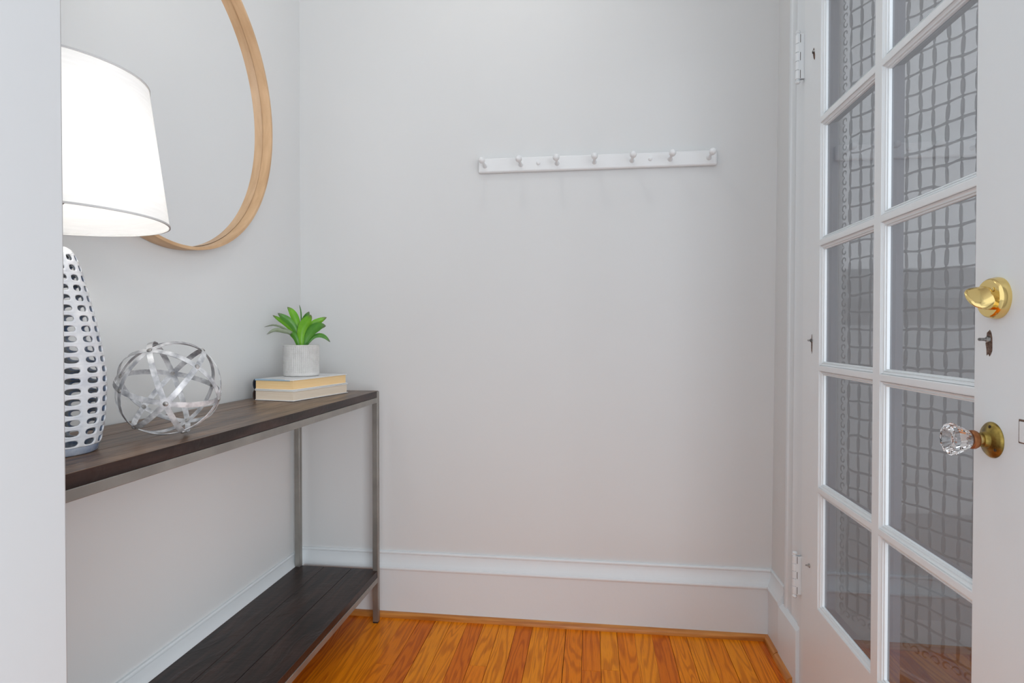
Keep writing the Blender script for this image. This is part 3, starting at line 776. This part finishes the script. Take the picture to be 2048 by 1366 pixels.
# leaves: shapes read in the plane facing the camera through the plant, then spread in depth
fw = Vector((PX, PY, 0)).normalized(); rt = Vector((fw.y, -fw.x, 0))   # away from viewer / right
K = .0001265*2.0   # metres per drawing unit
def leaf(pts, wid, d0, d1, m, tilt=0.0, fold=.25):
    """pts: list of (right, up) in drawing units from the pot mouth; depth goes d0->d1 (m, + is away)"""
    P0 = [Vector((a, b_)) for a, b_ in pts]
    n = 14; cps = []
    def cat(t):
        m_ = len(P0)-1; s_ = t*m_; i = min(int(s_), m_-1); f_ = s_-i
        p = [P0[max(i-1, 0)], P0[i], P0[i+1], P0[min(i+2, m_)]]
        return .5*((2*p[1])+(-p[0]+p[2])*f_+(2*p[0]-5*p[1]+4*p[2]-p[3])*f_*f_+(-p[0]+3*p[1]-3*p[2]+p[3])*f_**3)
    bm = bmesh.new(); lay = bm.verts.layers.float.new('along')
    rows_ = []; spine = []
    for i in range(n+1):
        t = i/n; q = cat(t); dep = d0+(d1-d0)*(t**1.3)
        spine.append(rt*(q.x*K)+Vector((0, 0, PH-.010+q.y*K))+fw*dep)
    for i in range(n+1):
        t = i/n
        tan = (spine[min(i+1, n)]-spine[max(i-1, 0)]).normalized()
        side = tan.cross(fw)
        if side.length < 1e-3: side = rt
        side.normalize(); nn = side.cross(tan).normalized()
        side = (side*math.cos(tilt)+nn*math.sin(tilt)).normalized(); nn = side.cross(tan).normalized()
        wv = wid*K*.5*(.42+.58*math.sin(PI*min(t/.55, 1)/2) if t < .55 else (max(0, 1-((t-.55)/.45)**1.9)))+.0003
        row = []
        for sgn in (-1, -.5, 0, .5, 1):
            v = bm.verts.new(spine[i]+side*wv*sgn+nn*(fold*wv*(sgn*sgn))+nn*0); v[lay] = t; row.append(v)
        back = []
        for sgn in (.5, 0, -.5):
            v = bm.verts.new(spine[i]+side*wv*sgn*.96+nn*(fold*wv*(sgn*sgn))-nn*.0012*(1-t*.5)); v[lay] = t; back.append(v)
        rows_.append(row+back)
    for A, B in zip(rows_, rows_[1:]):
        for k in range(8): bm.faces.new((A[k], A[(k+1) % 8], B[(k+1) % 8], B[k]))
    bm.faces.new(rows_[0]); bm.faces.new(rows_[-1])
    link('leaf', bm, m, pl, auto=70)
def Q(*p): return [(x-515, 600-y) for x, y in p]
leaf(Q((512, 600), (430, 435), (330, 365), (200, 315), (80, 337)), 30, .0, .020, M_LEAFG, .5)
leaf(Q((505, 600), (400, 430), (300, 388), (200, 378), (118, 430)), 52, -.004, -.030, M_LEAFG, .2)
leaf(Q((490, 600), (450, 480), (415, 430), (395, 415)), 70, -.010, -.022, M_LEAFD, .2)
leaf(Q((505, 600), (420, 400), (330, 295), (250, 238), (178, 190)), 62, .004, .022, M_LEAF, .2)
leaf(Q((508, 600), (455, 385), (375, 268), (300, 210), (240, 165)), 84, -.002, .002, M_LEAFD, .1)
leaf(Q((515, 600), (478, 340), (445, 220), (400, 135), (350, 82)), 92, .006, .024, M_LEAF, -.15)
leaf(Q((515, 600), (513, 300), (508, 150), (494, 52)), 60, .010, .040, M_LEAFD, 1.38)
leaf(Q((522, 600), (540, 350), (572, 220), (612, 136)), 88, .008, .030, M_LEAFD, .2)
leaf(Q((520, 600), (560, 380), (600, 300), (622, 240)), 80, .012, .030, M_LEAFY, 0)
leaf(Q((535, 600), (640, 330), (725, 262), (826, 210)), 84, .006, .020, M_LEAF, -.1)
leaf(Q((518, 600), (508, 430), (545, 310), (600, 235), (634, 186)), 112, -.010, -.030, M_LEAF, .1)
leaf(Q((530, 600), (585, 450), (655, 365), (735, 322), (808, 326)), 118, -.008, -.030, M_LEAFD, .15)
leaf(Q((545, 600), (650, 470), (735, 438), (805, 465), (863, 528)), 56, -.002, -.012, M_LEAFD, .3)

# ------------------------------------------------------------------ strip metal orb
ob = empty('decorative_orb', (-.8040, 1.0618, .8962)); tag(ob, 'galvanised metal strap orb resting on the console table between the lamp and the books', 'ornament')
ORB = .0925
vd = Vector((-.8040, 1.0618, -.1038)).normalized(); right = vd.cross(Vector((0, 0, 1))).normalized(); upv = right.cross(vd)
def scr(a, b_, c_): return (right*a+upv*b_-vd*c_).normalized()
src = [Vector(v).normalized() for v in ((1, 1, 1), (-1, 1, 1), (1, -1, 1), (1, 1, -1))]
def best_rot():
    tA, tB, tE, tF = scr(-.19, -.2, .96), scr(-.41, .66, .6), scr(.96, -.206, .15), scr(-.73, -.70, .02)
    best = None
    import itertools
    for perm in itertools.permutations((1, 2, 3)):
        T = [tA]+[(tB, tE, tF)[i-1] for i in perm]
        # iterate quaternion averaging by polar decomposition
        Mx = Matrix(((0,)*3,)*3)
        for s_, t_ in zip(src, T):
            Mx += Matrix([[t_[i]*s_[j] for j in range(3)] for i in range(3)])
        R = Mx.copy()
        if R.determinant() <= 0: continue
        for _ in range(60): R = (R+R.inverted().transposed())*.5
        e = sum((R @ s_-t_).length for s_, t_ in zip(src, T))
        if best is None or e < best[0]: best = (e, R)
    return best[1]
RO = best_rot()
normals = [RO @ Vector(v).normalized() for v in ((1, 1, 0), (1, -1, 0), (1, 0, 1), (1, 0, -1), (0, 1, 1), (0, 1, -1))]
for i, nv in enumerate(normals):
    bm = bmesh.new(); q = Vector((0, 0, 1)).rotation_difference(nv).to_matrix().to_4x4()
    rr = ORB-.0006*(i % 3); hw = .0050
    lathe(bm, [(rr-.0011, -hw), (rr, -hw), (rr+.0002, 0), (rr, hw), (rr-.0011, hw), (rr-.0009, 0), (rr-.0011, -hw)], 96, q, close=False)
    bmesh.ops.remove_doubles(bm, verts=bm.verts, dist=.00002)
    link('metal_strap', bm, M_ORB, ob, auto=30)
for v in [(a, b_, c_) for a in (-1, 1) for b_ in (-1, 1) for c_ in (-1, 1)]+[(1, 0, 0), (-1, 0, 0), (0, 1, 0), (0, -1, 0), (0, 0, 1), (0, 0, -1)]:
    d = RO @ Vector(v).normalized(); bm = bmesh.new()
    lathe(bm, [(0, -.003), (.0044, -.003), (.0046, .0003), (.0040, .0016), (.0020, .0025), (0, .0027)], 14, axis_matrix(d*ORB, d))
    link('rivet', bm, M_RIVET, ob)

# ------------------------------------------------------------------ table lamp
LX, LY = -.893, .882
lm = empty('table_lamp', (LX, LY, TZ+.0003)); tag(lm, 'white glazed openwork ceramic lamp with a white drum shade, half hidden by the doorway edge', 'lamp')
def rad(z):
    P_ = [(0, .0725), (.006, .0745), (.02, .0785), (.055, .0840), (.1, .0865), (.135, .0860), (.182, .0790), (.222, .0715), (.268, .0608), (.305, .0520), (.328, .0440), (.338, .0360), (.343, .026)]
    for (a, ra), (c_, rc) in zip(P_, P_[1:]):
        if z <= c_:
            return ra+(rc-ra)*(z-a)/(c_-a)
    return P_[-1][1]
NC, NR = 15, 19
zb_, zt_ = .012, .330
bm = bmesh.new()
a0 = math.atan2(-LY, -LX)   # direction to the camera
phase = a0+math.radians(25)
RN = 20
for k in range(NR):
    for i in range(NC):
        th = phase+2*PI*i/NC; off = (.5 if i % 2 else 0)*.35*(zt_-zb_)/NR
        zc0 = zb_+(k+.5)*(zt_-zb_)/NR; hz = (zt_-zb_)/NR/2
        zsh = lambda z: z
        rings = []
        fa, fb = .63, .53
        if k >= NR-2: fa, fb = .55, .5
        for lev in (1.0, .93, .8, 0):
            ring = []
            for q in range(RN):
                t = 2*PI*(q+.5)/RN; c_, s_ = math.cos(t), math.sin(t)
                mx_ = max(abs(c_), abs(s_)); sq = (c_/mx_, s_/mx_)
                el = (fa*(abs(c_)**.9)*(1 if c_ > 0 else -1), fb*(abs(s_)**.9)*(1 if s_ > 0 else -1))
                if lev == 1.0: p = sq
                elif lev == 0: p = el
                else:
                    f_ = (1-lev)/.2 if lev < 1 else 0
                    f_ = {.93: .45, .8: .8}[lev]
                    p = (sq[0]*(1-f_)+el[0]*f_, sq[1]*(1-f_)+el[1]*f_)
                zz = zc0+p[1]*hz; tt = th+p[0]*PI/NC
                rr = rad(zz)+(.0008 if lev in (.93,) else 0)-(.0012 if lev == 0 else 0)
                ring.append(bm.verts.new((rr*math.cos(tt), rr*math.sin(tt), zz)))
            rings.append(ring)
        for A, B in zip(rings, rings[1:]):
            for q in range(RN): bm.faces.new((A[q], A[(q+1) % RN], B[(q+1) % RN], B[q]))
bmesh.ops.remove_doubles(bm, verts=bm.verts, dist=.00012)
# solid foot and shoulder joined to the lattice
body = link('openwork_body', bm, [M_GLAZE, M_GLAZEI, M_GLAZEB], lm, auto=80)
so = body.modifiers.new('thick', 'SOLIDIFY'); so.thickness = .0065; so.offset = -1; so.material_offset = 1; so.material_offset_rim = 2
ss = body.modifiers.new('sub', 'SUBSURF'); ss.levels = 1; ss.render_levels = 1
bm = bmesh.new(); lathe(bm, [(.0, .0), (.0720, 0), (.0738, .002), (.0762, .0128), (.0700, .0128), (.066, .006), (0, .006)], 64, close=False)
link('foot', bm, M_GLAZEF, lm, auto=50)
bm = bmesh.new(); lathe(bm, [(rad(.3292)-.0065, .326), (rad(.3292), .3290), (.0395, .3350), (.0340, .3395), (.0240, .3420), (.012, .3425), (.010, .3440), (0, .3440)], 48, close=False)
link('shoulder', bm, M_GLAZE, lm, auto=50)
bm = bmesh.new(); lathe(bm, [(.0, .343), (.009, .343), (.009, .375), (.018, .378), (.018, .43), (.014, .435), (0, .435)], 24)
link('socket', bm, M_SHANK, lm, auto=40)
SX, SY = -.868-LX, .868-LY
bm = bmesh.new(); sphere(bm, (SX, SY, .465), .028, 20, 14, sz=1.2)
link('bulb', bm, M_BULB, lm).visible_shadow = True
bm = bmesh.new(); T = Matrix.Translation((SX, SY, 0)); zb2, zt2 = 1.1835-TZ, 1.413-TZ
rb, rt_ = .1715, .1425
def sr_(z): return rb+(rt_-rb)*(z-zb2)/(zt2-zb2)
lathe(bm, [(sr_(zb2)-.0008, zb2+.001), (sr_(zt2)-.0008, zt2-.001)], 128, T, close=False)
link('lamp_shade', bm, M_SHADE, lm)
for zc_ in (zb2, zt2):
    bm = bmesh.new(); R_ = sr_(zc_); lathe(bm, [(R_+.0006, zc_-.0004), (R_+.0006, zc_+.0026), (R_-.0018, zc_+.0026), (R_-.0018, zc_-.0004), (R_+.0006, zc_-.0004)], 128, T, close=False)
    link('shade_hem', bm, M_HEM, lm)
bm = bmesh.new()
for k in range(3):
    a = k*2*PI/3; tube(bm, [(SX, SY, zt2-.02), (SX+(rt_-.004)*math.cos(a), SY+(rt_-.004)*math.sin(a), zt2-.002)], .0015, 6)
for sgn in (-1, 1):
    tube(bm, [(SX*t_, SY*t_, 0) for t_ in ()] or [(0, 0, .380), (sgn*.05+SX*.3, SY*.3, .42), (sgn*.055+SX*.7, SY*.7, .50), (sgn*.03+SX, SY, zt2-.03), (SX, SY, zt2-.02)], .0018, 6)
link('shade_harp', bm, M_STEEL, lm)

# ------------------------------------------------------------------ ceiling light fixture (above the frame)
cl = empty('ceiling_light', (-.275, 1.46, ZC)); tag(cl, 'small ceiling light fixture above the entry', 'ceiling light')
bm = bmesh.new(); lathe(bm, [(0, 0), (.07, 0), (.068, -.012), (.02, -.03), (.02, -.05), (0, -.05)], 32)
link('canopy', bm, M_SHANK, cl, auto=40)
